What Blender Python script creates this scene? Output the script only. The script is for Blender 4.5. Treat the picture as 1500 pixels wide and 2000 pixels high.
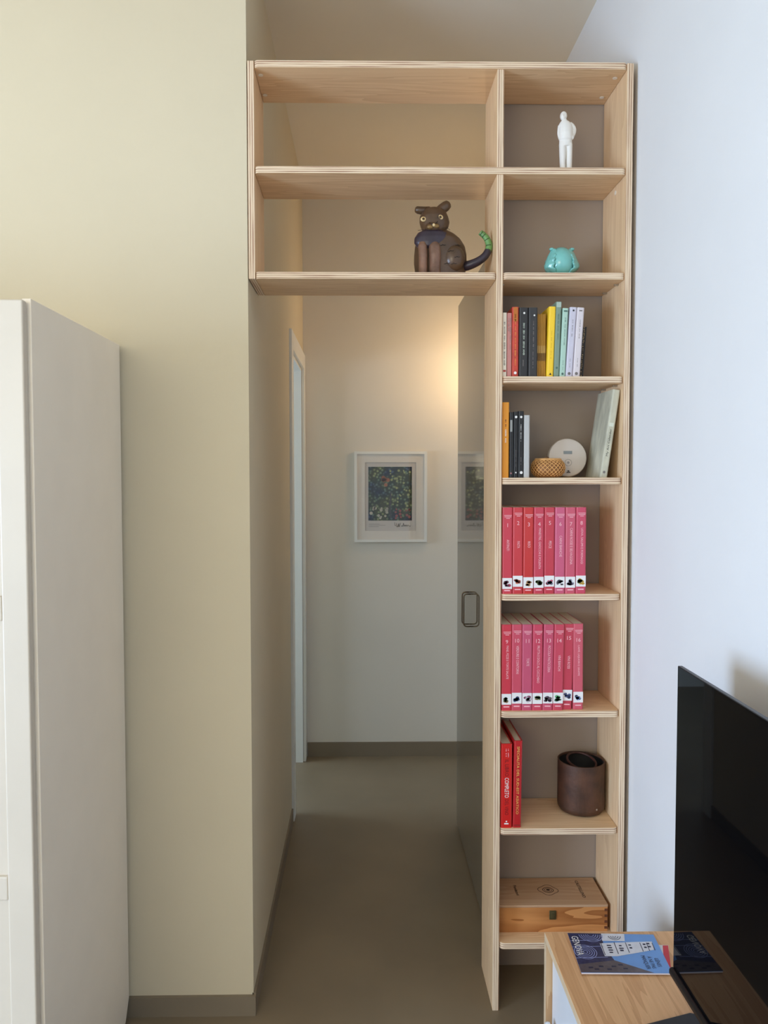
import bpy, bmesh, math, random
from mathutils import Vector, Matrix
random.seed(7)
PI = math.pi
for o in list(bpy.data.objects): bpy.data.objects.remove(o)
SC = bpy.context.scene
COL = SC.collection

# ------------------------------------------------------------------ camera
cam_d = bpy.data.cameras.new('camera'); cam = bpy.data.objects.new('camera', cam_d); COL.objects.link(cam)
cam_d.sensor_fit = 'HORIZONTAL'; cam_d.sensor_width = 36.0; cam_d.lens = 36.0
cam_d.shift_x = 21.0 / 1500; cam_d.shift_y = -16.3 / 1500
cam_d.clip_start = 0.02
PITCH, YAW, ROLL = 0.0417, 0.0151, -0.0012
fw = Vector((math.sin(YAW)*math.cos(PITCH), math.cos(YAW)*math.cos(PITCH), -math.sin(PITCH)))
rt = Vector((math.cos(YAW), -math.sin(YAW), 0)); up = rt.cross(fw)
r2 = rt*math.cos(ROLL) + up*math.sin(ROLL); u2 = -rt*math.sin(ROLL) + up*math.cos(ROLL)
cam.matrix_world = Matrix.Translation((0.3056, -2.0788, 1.5048)) @ Matrix((r2, u2, -fw)).transposed().to_4x4()
SC.camera = cam

# ------------------------------------------------------------------ world, lights, exposure
w = bpy.data.worlds.new('world'); SC.world = w; w.use_nodes = True
w.node_tree.nodes['Background'].inputs[0].default_value = (0.75, 0.85, 1.0, 1)
w.node_tree.nodes['Background'].inputs[1].default_value = 0.6
SC.view_settings.view_transform = 'Standard'; SC.view_settings.look = 'None'
SC.view_settings.gamma = 1.0; SC.view_settings.use_curve_mapping = False
SC.view_settings.exposure = 0.0
def area(name, loc, direction, sx, sy, power, col):
    l = bpy.data.lights.new(name, 'AREA'); l.shape = 'RECTANGLE'; l.size = sx; l.size_y = sy
    l.energy = power; l.color = col
    o = bpy.data.objects.new(name, l); COL.objects.link(o); o.location = loc
    o.rotation_euler = Vector(direction).to_track_quat('-Z', 'Z').to_euler()
    return o
# daylight entering through the room's windows (left wall, wall behind the camera) and the side room's window
area('daylight_side_window', (-3.28, -2.75, 1.05), (1, 0, 0), 2.2, 1.7, 255, (0.52, 0.71, 1.0))
area('daylight_rear_window', (-1.3, -4.28, 2.05), (0, 1, 0), 1.9, 1.4, 46, (1.0, 0.90, 0.66))
area('daylight_side_room_window', (-2.28, 1.45, 1.5), (1, 0, 0), 0.5, 1.2, 60, (0.55, 0.76, 1.0))

# ------------------------------------------------------------------ materials
def lin(c):
    return tuple(((v/255)/12.92 if v/255 <= .04045 else ((v/255+.055)/1.055)**2.4) for v in c)
MATS = {}
def mat(name, rgb, rough=.5, metal=0., var=0., vscale=8., stretch=(1, 1, 1), bump=0., bscale=200., spec=.5, ior=None, coat=0.):
    if name in MATS: return MATS[name]
    m = bpy.data.materials.new(name); m.use_nodes = True; nt = m.node_tree; b = nt.nodes['Principled BSDF']
    c = lin(rgb); b.inputs['Base Color'].default_value = (*c, 1); b.inputs['Roughness'].default_value = rough
    b.inputs['Metallic'].default_value = metal; b.inputs['Specular IOR Level'].default_value = spec
    if ior: b.inputs['IOR'].default_value = ior
    if coat: b.inputs['Coat Weight'].default_value = coat
    tc = nt.nodes.new('ShaderNodeTexCoord'); mp = nt.nodes.new('ShaderNodeMapping'); mp.inputs['Scale'].default_value = stretch
    nt.links.new(tc.outputs['Object'], mp.inputs[0])
    n = nt.nodes.new('ShaderNodeTexNoise'); n.inputs['Scale'].default_value = vscale; n.inputs['Detail'].default_value = 5
    nt.links.new(mp.outputs[0], n.inputs['Vector'])
    r = nt.nodes.new('ShaderNodeValToRGB'); v = max(var, .02)
    r.color_ramp.elements[0].position = .3; r.color_ramp.elements[1].position = .7
    r.color_ramp.elements[0].color = (*[x*(1-v) for x in c], 1); r.color_ramp.elements[1].color = (*[min(1, x*(1+v)) for x in c], 1)
    nt.links.new(n.outputs['Fac'], r.inputs[0]); nt.links.new(r.outputs[0], b.inputs['Base Color'])
    if bump:
        n2 = nt.nodes.new('ShaderNodeTexNoise'); n2.inputs['Scale'].default_value = bscale; n2.inputs['Detail'].default_value = 3
        nt.links.new(tc.outputs['Object'], n2.inputs['Vector'])
        bp = nt.nodes.new('ShaderNodeBump'); bp.inputs['Strength'].default_value = bump; bp.inputs['Distance'].default_value = .002
        nt.links.new(n2.outputs['Fac'], bp.inputs['Height']); nt.links.new(bp.outputs[0], b.inputs['Normal'])
    MATS[name] = m; return m
def wood(name, light, dark, axis, rings=9., rough=.5, fine=.35, stretch=14.):
    """veneer or board with the grain along axis"""
    if name in MATS: return MATS[name]
    m = bpy.data.materials.new(name); m.use_nodes = True; nt = m.node_tree; b = nt.nodes['Principled BSDF']
    b.inputs['Roughness'].default_value = rough; b.inputs['Specular IOR Level'].default_value = .3
    tc = nt.nodes.new('ShaderNodeTexCoord'); mp = nt.nodes.new('ShaderNodeMapping')
    s = [stretch, stretch, stretch]; s['xyz'.index(axis)] = 1.0; mp.inputs['Scale'].default_value = s
    nt.links.new(tc.outputs['Object'], mp.inputs[0])
    n = nt.nodes.new('ShaderNodeTexNoise'); n.inputs['Scale'].default_value = 1.3; n.inputs['Detail'].default_value = 3; n.inputs['Distortion'].default_value = .6
    nt.links.new(mp.outputs[0], n.inputs['Vector'])
    mu = nt.nodes.new('ShaderNodeMath'); mu.operation = 'MULTIPLY'; mu.inputs[1].default_value = rings
    nt.links.new(n.outputs['Fac'], mu.inputs[0])
    fr = nt.nodes.new('ShaderNodeMath'); fr.operation = 'FRACT'; nt.links.new(mu.outputs[0], fr.inputs[0])
    n2 = nt.nodes.new('ShaderNodeTexNoise'); n2.inputs['Scale'].default_value = 9; n2.inputs['Detail'].default_value = 6
    nt.links.new(mp.outputs[0], n2.inputs['Vector'])
    mx = nt.nodes.new('ShaderNodeMath'); mx.operation = 'MULTIPLY_ADD'; mx.inputs[1].default_value = fine; 
    nt.links.new(n2.outputs['Fac'], mx.inputs[0])
    m3 = nt.nodes.new('ShaderNodeMath'); m3.operation = 'MULTIPLY'; m3.inputs[1].default_value = 1 - fine
    nt.links.new(fr.outputs[0], m3.inputs[0]); nt.links.new(m3.outputs[0], mx.inputs[2])
    r = nt.nodes.new('ShaderNodeValToRGB'); r.color_ramp.elements[0].color = (*lin(light), 1); r.color_ramp.elements[1].color = (*lin(dark), 1)
    r.color_ramp.elements[0].position = .15; r.color_ramp.elements[1].position = 1.
    nt.links.new(mx.outputs[0], r.inputs[0]); nt.links.new(r.outputs[0], b.inputs['Base Color'])
    MATS[name] = m; return m
def ply_edge(name, axis, period=.0058):
    """stacked plies showing on a cut plywood edge, thickness along axis"""
    m = bpy.data.materials.new(name); m.use_nodes = True; nt = m.node_tree; b = nt.nodes['Principled BSDF']
    b.inputs['Roughness'].default_value = .6; b.inputs['Specular IOR Level'].default_value = .25
    tc = nt.nodes.new('ShaderNodeTexCoord'); sp = nt.nodes.new('ShaderNodeSeparateXYZ'); nt.links.new(tc.outputs['Object'], sp.inputs[0])
    mp = nt.nodes.new('ShaderNodeMapping'); s = [5., 5., 5.]; s['xyz'.index(axis)] = 160.; mp.inputs['Scale'].default_value = s
    nt.links.new(tc.outputs['Object'], mp.inputs[0])
    n = nt.nodes.new('ShaderNodeTexNoise'); n.inputs['Scale'].default_value = 1.5; n.inputs['Detail'].default_value = 4
    nt.links.new(mp.outputs[0], n.inputs['Vector'])
    mu = nt.nodes.new('ShaderNodeMath'); mu.operation = 'MULTIPLY'; mu.inputs[1].default_value = 2*PI/period
    nt.links.new(sp.outputs['xyz'.index(axis)], mu.inputs[0])
    si = nt.nodes.new('ShaderNodeMath'); si.operation = 'SINE'; nt.links.new(mu.outputs[0], si.inputs[0])
    ma = nt.nodes.new('ShaderNodeMath'); ma.operation = 'MULTIPLY_ADD'; ma.inputs[1].default_value = .22
    nt.links.new(si.outputs[0], ma.inputs[0]); nt.links.new(n.outputs['Fac'], ma.inputs[2])
    r = nt.nodes.new('ShaderNodeValToRGB'); e = r.color_ramp.elements
    e[0].position = .22; e[0].color = (*lin((166, 128, 104)), 1); e[1].position = .62; e[1].color = (*lin((233, 210, 180)), 1)
    x = e.new(.42); x.color = (*lin((214, 184, 152)), 1)
    nt.links.new(ma.outputs[0], r.inputs[0]); nt.links.new(r.outputs[0], b.inputs['Base Color'])
    MATS[name] = m; return m
def spots(name, ground, dots, scale=220., thr=.35, rough=.7):
    m = bpy.data.materials.new(name); m.use_nodes = True; nt = m.node_tree; b = nt.nodes['Principled BSDF']; b.inputs['Roughness'].default_value = rough
    tc = nt.nodes.new('ShaderNodeTexCoord'); v = nt.nodes.new('ShaderNodeTexVoronoi'); v.inputs['Scale'].default_value = scale
    v.inputs['Randomness'].default_value = .35
    nt.links.new(tc.outputs['Object'], v.inputs['Vector'])
    r = nt.nodes.new('ShaderNodeValToRGB'); r.color_ramp.elements[0].color = (*lin(dots), 1); r.color_ramp.elements[1].color = (*lin(ground), 1)
    r.color_ramp.elements[0].position = thr - .08; r.color_ramp.elements[1].position = thr
    nt.links.new(v.outputs['Distance'], r.inputs[0]); nt.links.new(r.outputs[0], b.inputs['Base Color'])
    MATS[name] = m; return m

M_WALL = mat('wall paint', (232, 231, 230), .85, var=.015, vscale=2.5, bump=.08, bscale=120, spec=.2)
M_WARMLITW = mat('warm lit wall paint', (213, 199, 170), .85, var=.015, vscale=2.5, bump=.08, bscale=120, spec=.2)  # warm light on the front and hall-left walls mixed into the paint colour
M_HALLW = mat('hall wall paint', (226, 219, 206), .85, var=.015, vscale=2.5, bump=.08, bscale=120, spec=.2)
M_GREYP = mat('taupe painted panel', (163, 147, 132), .7, var=.02, vscale=3, spec=.3)
M_CEIL = mat('ceiling paint', (232, 223, 206), .9, var=.01, vscale=2, spec=.2)
M_FLOOR = mat('poured resin floor', (130, 114, 91), .42, var=.09, vscale=3.5, bump=.03, bscale=40, spec=.4)
M_BASE = mat('resin skirting', (132, 118, 98), .5, var=.06, vscale=5)
M_WHITE = mat('white lacquer', (232, 230, 222), .35, var=.01)
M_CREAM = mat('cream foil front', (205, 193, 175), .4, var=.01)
M_FX = wood('birch veneer along shelf', (239, 203, 159), (218, 177, 133), 'x')
M_FZ = wood('birch veneer upright', (240, 206, 164), (223, 184, 141), 'z')
M_EZ = ply_edge('plywood edge of shelf', 'z'); M_EX = ply_edge('plywood edge of upright', 'x')

# ------------------------------------------------------------------ mesh helpers
OFF = {}
def offset(p):
    return OFF.get(p.name, Vector((0, 0, 0))) if p else Vector((0, 0, 0))
def obj(name, bm, m, parent=None, smooth=False, bevel=0., seg=2, local=False, kind=None, label=None, auto=None):
    me = bpy.data.meshes.new(name)
    bmesh.ops.recalc_face_normals(bm, faces=bm.faces)
    o = bpy.data.objects.new(name, me); COL.objects.link(o)
    if parent is not None:
        if not local: bmesh.ops.translate(bm, verts=bm.verts, vec=-offset(parent))
        o.parent = parent; OFF[o.name] = offset(parent)
    bm.to_mesh(me); bm.free()
    for x in (m if isinstance(m, (list, tuple)) else [m]): me.materials.append(x)
    if bevel:
        b = o.modifiers.new('bevel', 'BEVEL'); b.width = bevel; b.segments = seg; b.limit_method = 'ANGLE'; b.angle_limit = .7
        b.use_clamp_overlap = True
    if smooth:
        for p in me.polygons: p.use_smooth = True
        if auto is not None:
            me.set_sharp_from_angle(angle=auto)
    if kind: o['kind'] = kind
    if label: o['label'] = label
    return o
def tag(o, label, cat, group=None):
    o['label'] = label; o['category'] = cat
    if group: o['group'] = group
    return o
def thing(name, label, cat, loc, group=None, rot=None):
    o = bpy.data.objects.new(name, None); COL.objects.link(o); o.location = loc; o.empty_display_size = .02
    if rot: o.rotation_euler = rot
    OFF[o.name] = Vector(loc)
    return tag(o, label, cat, group)
def B(): return bmesh.new()
def box(bm, x0, x1, y0, y1, z0, z1, mi=0):
    v = [bm.verts.new((x, y, z)) for x in (x0, x1) for y in (y0, y1) for z in (z0, z1)]
    for f in ((0, 1, 3, 2), (4, 6, 7, 5), (0, 4, 5, 1), (2, 3, 7, 6), (0, 2, 6, 4), (1, 5, 7, 3)):
        bm.faces.new([v[i] for i in f]).material_index = mi
    return bm
def bx(*a): return box(B(), *a)
def prism(bm, pts, axis, a, b, mi=0, mside=None):
    """extrude a 2-D outline along axis from a to b"""
    def P(p, t):
        return {'z': (p[0], p[1], t), 'y': (p[0], t, p[1]), 'x': (t, p[0], p[1])}[axis]
    lo = [bm.verts.new(P(p, a)) for p in pts]; hi = [bm.verts.new(P(p, b)) for p in pts]
    n = len(pts)
    bm.faces.new(lo[::-1]).material_index = mi; bm.faces.new(hi).material_index = mi
    for i in range(n):
        bm.faces.new([lo[i], lo[(i+1) % n], hi[(i+1) % n], hi[i]]).material_index = mi if mside is None else mside
    return bm
def lathe(bm, prof, c=(0, 0, 0), n=40, sx=1., sy=1., cap=True):
    rings = []
    for r, z in prof:
        if r < 1e-6: rings.append([bm.verts.new((c[0], c[1], c[2]+z))])
        else: rings.append([bm.verts.new((c[0]+r*sx*math.cos(2*PI*i/n), c[1]+r*sy*math.sin(2*PI*i/n), c[2]+z)) for i in range(n)])
    for a, b in zip(rings, rings[1:]):
        if len(a) == 1 and len(b) == 1: continue
        for i in range(n):
            j = (i+1) % n
            if len(a) == 1: bm.faces.new((a[0], b[j], b[i]))
            elif len(b) == 1: bm.faces.new((a[i], a[j], b[0]))
            else: bm.faces.new((a[i], a[j], b[j], b[i]))
    if cap:
        if len(rings[0]) > 1: bm.faces.new(rings[0][::-1])
        if len(rings[-1]) > 1: bm.faces.new(rings[-1])
    return bm
def tube(bm, pts, r, n=10, closed=False, flat=None):
    pts = [Vector(p) for p in pts]; N = len(pts); rr = r if isinstance(r, (list, tuple)) else [r]*N
    rings = []; prev = None
    for i, p in enumerate(pts):
        if closed: t = (pts[(i+1) % N]-pts[i-1]).normalized()
        else: t = (pts[min(i+1, N-1)]-pts[max(i-1, 0)]).normalized()
        if prev is None:
            a = Vector((0, 1, 0)) if abs(t.y) < .9 else Vector((1, 0, 0))
            if flat is not None: a = Vector(flat)
            prev = (a - t*a.dot(t)).normalized()
        else: prev = (prev - t*prev.dot(t)).normalized()
        b = t.cross(prev)
        rings.append([bm.verts.new(p + (prev*math.cos(2*PI*k/n)+b*math.sin(2*PI*k/n))*rr[i]) for k in range(n)])
    for i in range(N if closed else N-1):
        a, b = rings[i], rings[(i+1) % N]
        for k in range(n): bm.faces.new((a[k], a[(k+1) % n], b[(k+1) % n], b[k]))
    if not closed: bm.faces.new(rings[0][::-1]); bm.faces.new(rings[-1])
    return bm
def ball(bm, c, r, seg=20, rings=12, rot=None):
    r = r if isinstance(r, (tuple, list)) else (r, r, r)
    mt = Matrix.Translation(c)
    if rot: mt = mt @ Matrix.Rotation(rot[0], 4, rot[1])
    bmesh.ops.create_uvsphere(bm, u_segments=seg, v_segments=rings, radius=1., matrix=mt @ Matrix.Diagonal((*r, 1)))
    return bm
def disc(bm, c, r, n=20, axis='y', sx=1., sz=1.):
    pts = [(math.cos(2*PI*i/n)*r*sx, math.sin(2*PI*i/n)*r*sz) for i in range(n)]
    vs = [bm.verts.new((c[0]+a, c[1], c[2]+b) if axis == 'y' else ((c[0]+a, c[1]+b, c[2]) if axis == 'z' else (c[0], c[1]+a, c[2]+b))) for a, b in pts]
    bm.faces.new(vs); return bm
def poly(bm, pts):
    bm.faces.new([bm.verts.new(p) for p in pts]); return bm
def catmull(P, k=6):
    P = [Vector(p) for p in P]; out = []
    for i in range(len(P)-1):
        a, b, c, d = P[max(i-1, 0)], P[i], P[i+1], P[min(i+2, len(P)-1)]
        for j in range(k):
            t = j/k
            out.append(.5*((2*b)+(c-a)*t+(2*a-5*b+4*c-d)*t*t+(3*b-a-3*c+d)*t**3))
    out.append(P[-1]); return out
def fuse(bm, vox, smooth_it=3, fac=.5):
    """weld overlapping closed pieces into one continuous skin"""
    me = bpy.data.meshes.new('tmp'); bm.to_mesh(me); bm.free()
    o = bpy.data.objects.new('tmp', me); COL.objects.link(o)
    r = o.modifiers.new('r', 'REMESH'); r.mode = 'VOXEL'; r.voxel_size = vox
    s = o.modifiers.new('s', 'SMOOTH'); s.iterations = smooth_it; s.factor = fac
    dg = bpy.context.evaluated_depsgraph_get(); dg.update()
    m2 = bpy.data.meshes.new_from_object(o.evaluated_get(dg))
    out = B(); out.from_mesh(m2)
    bpy.data.objects.remove(o); bpy.data.meshes.remove(me); bpy.data.meshes.remove(m2)
    return out
def text(name, s, m, parent, pos, right, upv, length=None, height=None, bold=0., space=1.0):
    """flat lettering: baseline direction right, letter-up upv, centred on pos (in the parent's local space)"""
    cu = bpy.data.curves.new('t', 'FONT'); cu.body = s; cu.size = 1; cu.space_character = space; cu.resolution_u = 2; cu.offset = bold
    t = bpy.data.objects.new('t', cu); COL.objects.link(t)
    dg = bpy.context.evaluated_depsgraph_get(); dg.update()
    me = bpy.data.meshes.new_from_object(t.evaluated_get(dg))
    bpy.data.objects.remove(t); bpy.data.curves.remove(cu)
    xs = [v.co.x for v in me.vertices]; ys = [v.co.y for v in me.vertices]
    cx, cy = (min(xs)+max(xs))/2, (min(ys)+max(ys))/2; W_, H_ = max(xs)-min(xs), max(ys)-min(ys)
    kx = length/W_ if length else None; ky = height/H_ if height else None
    kx = kx or ky; ky = ky or kx
    R_, U_ = Vector(right), Vector(upv); P_ = Vector(pos)
    for v in me.vertices: v.co = P_ + R_*((v.co.x-cx)*kx) + U_*((v.co.y-cy)*ky)
    me.name = name; me.materials.clear(); me.materials.append(m)
    o = bpy.data.objects.new(name, me); COL.objects.link(o); o.parent = parent; OFF[o.name] = offset(parent)
    return o
def scribble(bm, x, z0, z1, wd, y, seed, words=4, letter=.0022):
    """worn lettering too small to read: short strokes running down a spine"""
    rn = random.Random(seed); z = z1
    while z > z0:
        ln = rn.uniform(.006, .02)
        zz = z
        while zz > max(z - ln, z0):
            h = rn.uniform(.0008, .0016); a = rn.uniform(.5, 1.)*wd/2
            poly(bm, [(x-a, y, zz), (x+a*rn.uniform(.5, 1), y, zz), (x+a*rn.uniform(.5, 1), y, zz-h), (x-a, y, zz-h)])
            zz -= letter
        z -= ln + .005
    return bm

# ------------------------------------------------------------------ the room
CZ = 2.981; XR = 1.046; YB = 1.933; XLEFT = -3.2; YBACK = -4.2
def struct(name, bm, m, **k): return obj(name, bm, m, kind='structure', **k)
struct('floor', bx(-3.4, 2.3, -4.4, 3.4, -.1, 0), M_FLOOR)
struct('ceiling', bx(-3.4, 2.3, -4.4, 3.4, CZ, CZ+.1), M_CEIL)
struct('wall_front', bx(XLEFT, -.12, 0, .12, 0, CZ), M_WARMLITW)
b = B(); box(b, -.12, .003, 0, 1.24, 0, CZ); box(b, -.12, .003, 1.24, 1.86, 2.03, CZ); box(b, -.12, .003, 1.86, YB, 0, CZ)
struct('wall_hall_left', b, M_WARMLITW)
struct('wall_hall_end', bx(-.12, 1.17, YB, YB+.12, 0, CZ), M_HALLW)
struct('wall_recess', bx(.694, XR, .198, .29, 0, 2.583), M_GREYP)
struct('wall_right', bx(XR, XR+.12, YBACK, YB, 0, CZ), M_WALL)
b = B()
WY0, WY1, WZ0, WZ1 = -3.85, -1.65, .20, 1.90
box(b, XLEFT-.15, XLEFT, YBACK, WY0, 0, CZ); box(b, XLEFT-.15, XLEFT, WY1, .12, 0, CZ)
box(b, XLEFT-.15, XLEFT, WY0, WY1, 0, WZ0); box(b, XLEFT-.15, XLEFT, WY0, WY1, WZ1, CZ)
struct('wall_left', b, M_WALL)
b = B()
VX0, VX1, VZ0, VZ1 = -2.25, -.35, 1.35, 2.75
box(b, XLEFT-.15, VX0, YBACK-.15, YBACK, 0, CZ); box(b, VX1, XR+.12, YBACK-.15, YBACK, 0, CZ)
box(b, VX0, VX1, YBACK-.15, YBACK, 0, VZ0); box(b, VX0, VX1, YBACK-.15, YBACK, VZ1, CZ)
struct('wall_back', b, M_WALL)
wn = struct('window_1', bx(XLEFT-.05, XLEFT+.01, WY0, WY0+.05, WZ0, WZ1), M_WHITE)
b = B(); box(b, XLEFT-.05, XLEFT+.01, WY1-.05, WY1, WZ0, WZ1); box(b, XLEFT-.05, XLEFT+.01, WY0, WY1, WZ0, WZ0+.05)
box(b, XLEFT-.05, XLEFT+.01, WY0, WY1, WZ1-.05, WZ1); obj('window_frame', b, M_WHITE, wn)
wn = struct('window_2', bx(VX0, VX0+.05, YBACK-.05, YBACK+.01, VZ0, VZ1), M_WHITE)
b = B(); box(b, VX1-.05, VX1, YBACK-.05, YBACK+.01, VZ0, VZ1); box(b, VX0, VX1, YBACK-.05, YBACK+.01, VZ0, VZ0+.05)
box(b, VX0, VX1, YBACK-.05, YBACK+.01, VZ1-.05, VZ1); obj('window_frame', b, M_WHITE, wn)
# side room behind the hall's left door
b = B(); box(b, -2.5, -2.36, .12, 3.3, 0, CZ); box(b, -2.4, -.12, 3.2, 3.3, 0, CZ)
box(b, -.12, 0, YB+.12, 3.3, 0, CZ)
struct('wall_side_room', b, M_WALL)
# skirting
struct('baseboard_front', bx(-1.6, .010, -.010, 0, 0, .055), M_BASE)
struct('baseboard_hall_left', bx(0, .010, 0, 1.165, 0, .060), M_BASE)
struct('baseboard_hall_end', bx(.018, XR, YB-.010, YB, 0, .075), M_BASE)
# door casing of the hall's left door
b = B(); box(b, 0, .015, 1.17, 1.245, 0, 2.105); box(b, 0, .015, 1.855, 1.932, 0, 2.105); box(b, 0, .015, 1.245, 1.855, 2.028, 2.105)
struct('trim_1', b, M_WHITE, bevel=.003)
b = B(); box(b, -.12, 0, 1.24, 1.255, 0, 2.03); box(b, -.12, 0, 1.845, 1.86, 0, 2.03); box(b, -.12, 0, 1.255, 1.845, 2.015, 2.03)
struct('trim_2', b, M_WHITE)
# glossy grey sliding door pushed open along the hall
M_DOOR = mat('grey lacquered glass', (128, 120, 106), .03, var=.01, spec=.5, ior=1.52)
d = struct('door_1', bx(.708, .738, .305, 1.134, .006, 2.192), M_DOOR, bevel=.002)
M_BRONZE = mat('brushed bronze', (120, 104, 86), .3, metal=.9)
def dloop(y):
    P = []
    x0, x1, za, zb, r = .7075, .680, .935, 1.055, .012
    P.append((x0, y, zb))
    for k in range(7):
        a = PI/2 + (PI/2)*k/6; P.append((x1+r+r*math.cos(a), y, zb-r+r*math.sin(a)))
    for k in range(7):
        a = PI + (PI/2)*k/6; P.append((x1+r+r*math.cos(a), y, za+r+r*math.sin(a)))
    P.append((x0, y, za)); return P
b = B(); A_, C_ = dloop(.72), dloop(.765)
tube(b, A_, .0024, 8); tube(b, C_, .0024, 8)
obj('door_handle', b, M_BRONZE, d, smooth=True)

# ------------------------------------------------------------------ wall lamp in the hall (round the corner from the sliding door)
lamp = thing('wall_lamp', 'small white wall lamp glowing behind the grey sliding door', 'lamp', (0.96, YB, 2.02))
obj('mount', prism(B(), [(0.96+.04*math.cos(2*PI*i/20), 2.02+.04*math.sin(2*PI*i/20)) for i in range(20)], 'y', YB-.02, YB), M_WHITE, lamp)
obj('arm', tube(B(), [(0.96, YB-.02, 2.02), (0.96, YB-.26, 2.02)], .006), M_WHITE, lamp)
m_b = bpy.data.materials.new('glowing bulb'); m_b.use_nodes = True
m_b.node_tree.nodes['Principled BSDF'].inputs['Emission Color'].default_value = (1, .72, .42, 1)
m_b.node_tree.nodes['Principled BSDF'].inputs['Emission Strength'].default_value = 6
obj('bulb', ball(B(), (0.96, YB-.29, 2.02), .03), m_b, lamp, smooth=True)
pl = bpy.data.lights.new('hall_lamp_light', 'POINT'); pl.energy = 7.6; pl.color = (1.0, .68, .36); pl.shadow_soft_size = .035
plo = bpy.data.objects.new('hall_lamp_light', pl); COL.objects.link(plo); plo.location = (.93, YB-.29, 2.02)

# ------------------------------------------------------------------ plywood bookcase
T = .018; X0 = .005; W = 1.032; XD = .686; DEP = .195
ZS = [2.5895, 2.3150, 2.0376, 1.7609, 1.4877, 1.1703, .8470, .5187, .1950]     # upper faces of the nine boards
case = thing('bookcase', 'tall pale birch plywood bookcase bridging over the hall doorway', 'bookcase', (.5, .1, 0))
def upright(x0, x1, z0, z1):
    b = B(); box(b, x0, x1, 0, DEP, z0, z1)
    for f in b.faces: f.material_index = 0 if abs(f.normal.x) > .5 else 1
    b.normal_update()
    for f in b.faces: f.material_index = 0 if abs(f.normal.x) > .5 else 1
    return obj('side_panel', b, [M_FZ, M_EX], case, bevel=.0012)
upright(X0, X0+T, ZS[2]-T, ZS[0])
upright(W-T, W, 0, ZS[0])
dv = upright(XD-T, XD, ZS[1], ZS[0]-T); dv.name = 'divider'
dv = upright(XD-T, XD, 0, ZS[1]-T); dv.name = 'divider'
def shelf(x0, x1, z, r=.011, y0=-.003):
    g = .0006; x0 += g; x1 -= g; pts = []
    for k in range(6):
        a = PI + PI/2*k/5; pts.append((x0+r+r*math.cos(a), y0+r+r*math.sin(a)))
    for k in range(6):
        a = 1.5*PI + PI/2*k/5; pts.append((x1-r+r*math.cos(a), y0+r+r*math.sin(a)))
    pts += [(x1, DEP), (x0, DEP)]
    b = prism(B(), pts, 'z', z-T, z, 0, 1)
    return obj('shelf', b, [M_FX, M_EZ], case, bevel=.001)
xi, xo = X0+T, W-T
shelf(xi, xo, ZS[0]); shelf(xi, xo, ZS[1]); shelf(xi, XD-T, ZS[2])
shelf(XD, xo, ZS[2])
for i in range(3, 9): shelf(XD, xo, ZS[i], .014)
M_CAP = mat('pale plastic cap', (236, 224, 206), .4)
for (x, y) in ((.036, .037), (.034, .147), (.995, .041), (.993, .149)):
    obj('cover_cap', lathe(B(), [(.0065, 0), (.0065, .0012), (.004, .002), (0, .002)][::-1], (x, y, ZS[0]-T-.002)), M_CAP, case)
obj('cover_cap', prism(B(), [(.082+.006*math.cos(2*PI*i/18), 2.279+.006*math.sin(2*PI*i/18)) for i in range(18)], 'x', W-T-.0015, W-T), M_CAP, case)
M_PIN = mat('nickel pin', (190, 180, 165), .3, metal=.8)
for zz in (ZS[2], ZS[3]):
    for (x, y) in ((XD+.006, .05), (xo-.006, .05), (xo-.006, .15)):
        obj('shelf_pin', bx(x-.006, x+.006, y-.004, y+.004, zz-T-.004, zz-T), M_PIN, case, bevel=.001)

# ------------------------------------------------------------------ books
M_PAPER = mat('book paper', (214, 200, 178), .9, var=.12, vscale=500, stretch=(6, .3, .3))
DOWN, RIGHT, UP = (0, 0, -1), (1, 0, 0), (0, 0, 1)
def book(name, label, x, z, th, h, dep, m, y=.012, tilt=0., group=None, hard=False, cat='book'):
    """x,z: lower left corner of the spine; spine faces the room; tilt leans the top to the right"""
    t = thing(name, label, cat, (x, y, z), group, (0, tilt, 0))
    cv = .0025 if hard else .0012; ov = .003 if hard else 0.
    b = B(); k = min(th*.22, .004)
    out = [(0, dep), (0, k), (k*.35, k*.3), (k, 0), (th-k, 0), (th-k*.35, k*.3), (th, k), (th, dep), (th-cv, dep), (th-cv, cv+k*.6), (cv, cv+k*.6), (cv, dep)]
    prism(b, out, 'z', 0, h)
    obj('cover', b, m, t, local=True)
    obj('pages', bx(cv, th-cv, cv+k*.6, dep-ov, ov if hard else .0006, h-(ov if hard else .0006)), M_PAPER, t, local=True)
    return t
EPS = -.0004
def marks(t, name, x, z0, z1, wd, m, seed):
    return obj(name, scribble(B(), x, z0, z1, wd, EPS, seed), m, t, local=True)
def dot(t, name, x, z, r, m, n=14):
    return obj(name, disc(B(), (x, EPS, z), r, n), m, t, local=True)
I_W = mat('white ink', (240, 236, 230), .7); I_K = mat('black ink', (40, 38, 38), .7); I_P = mat('pink ink', (246, 190, 195), .7)
I_G = mat('grey ink', (120, 112, 108), .7); I_DG = mat('dark green ink', (82, 110, 100), .7); I_Y = mat('ochre ink', (205, 158, 40), .7)
I_GOLD = mat('gold ink', (236, 190, 96), .5)
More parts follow.
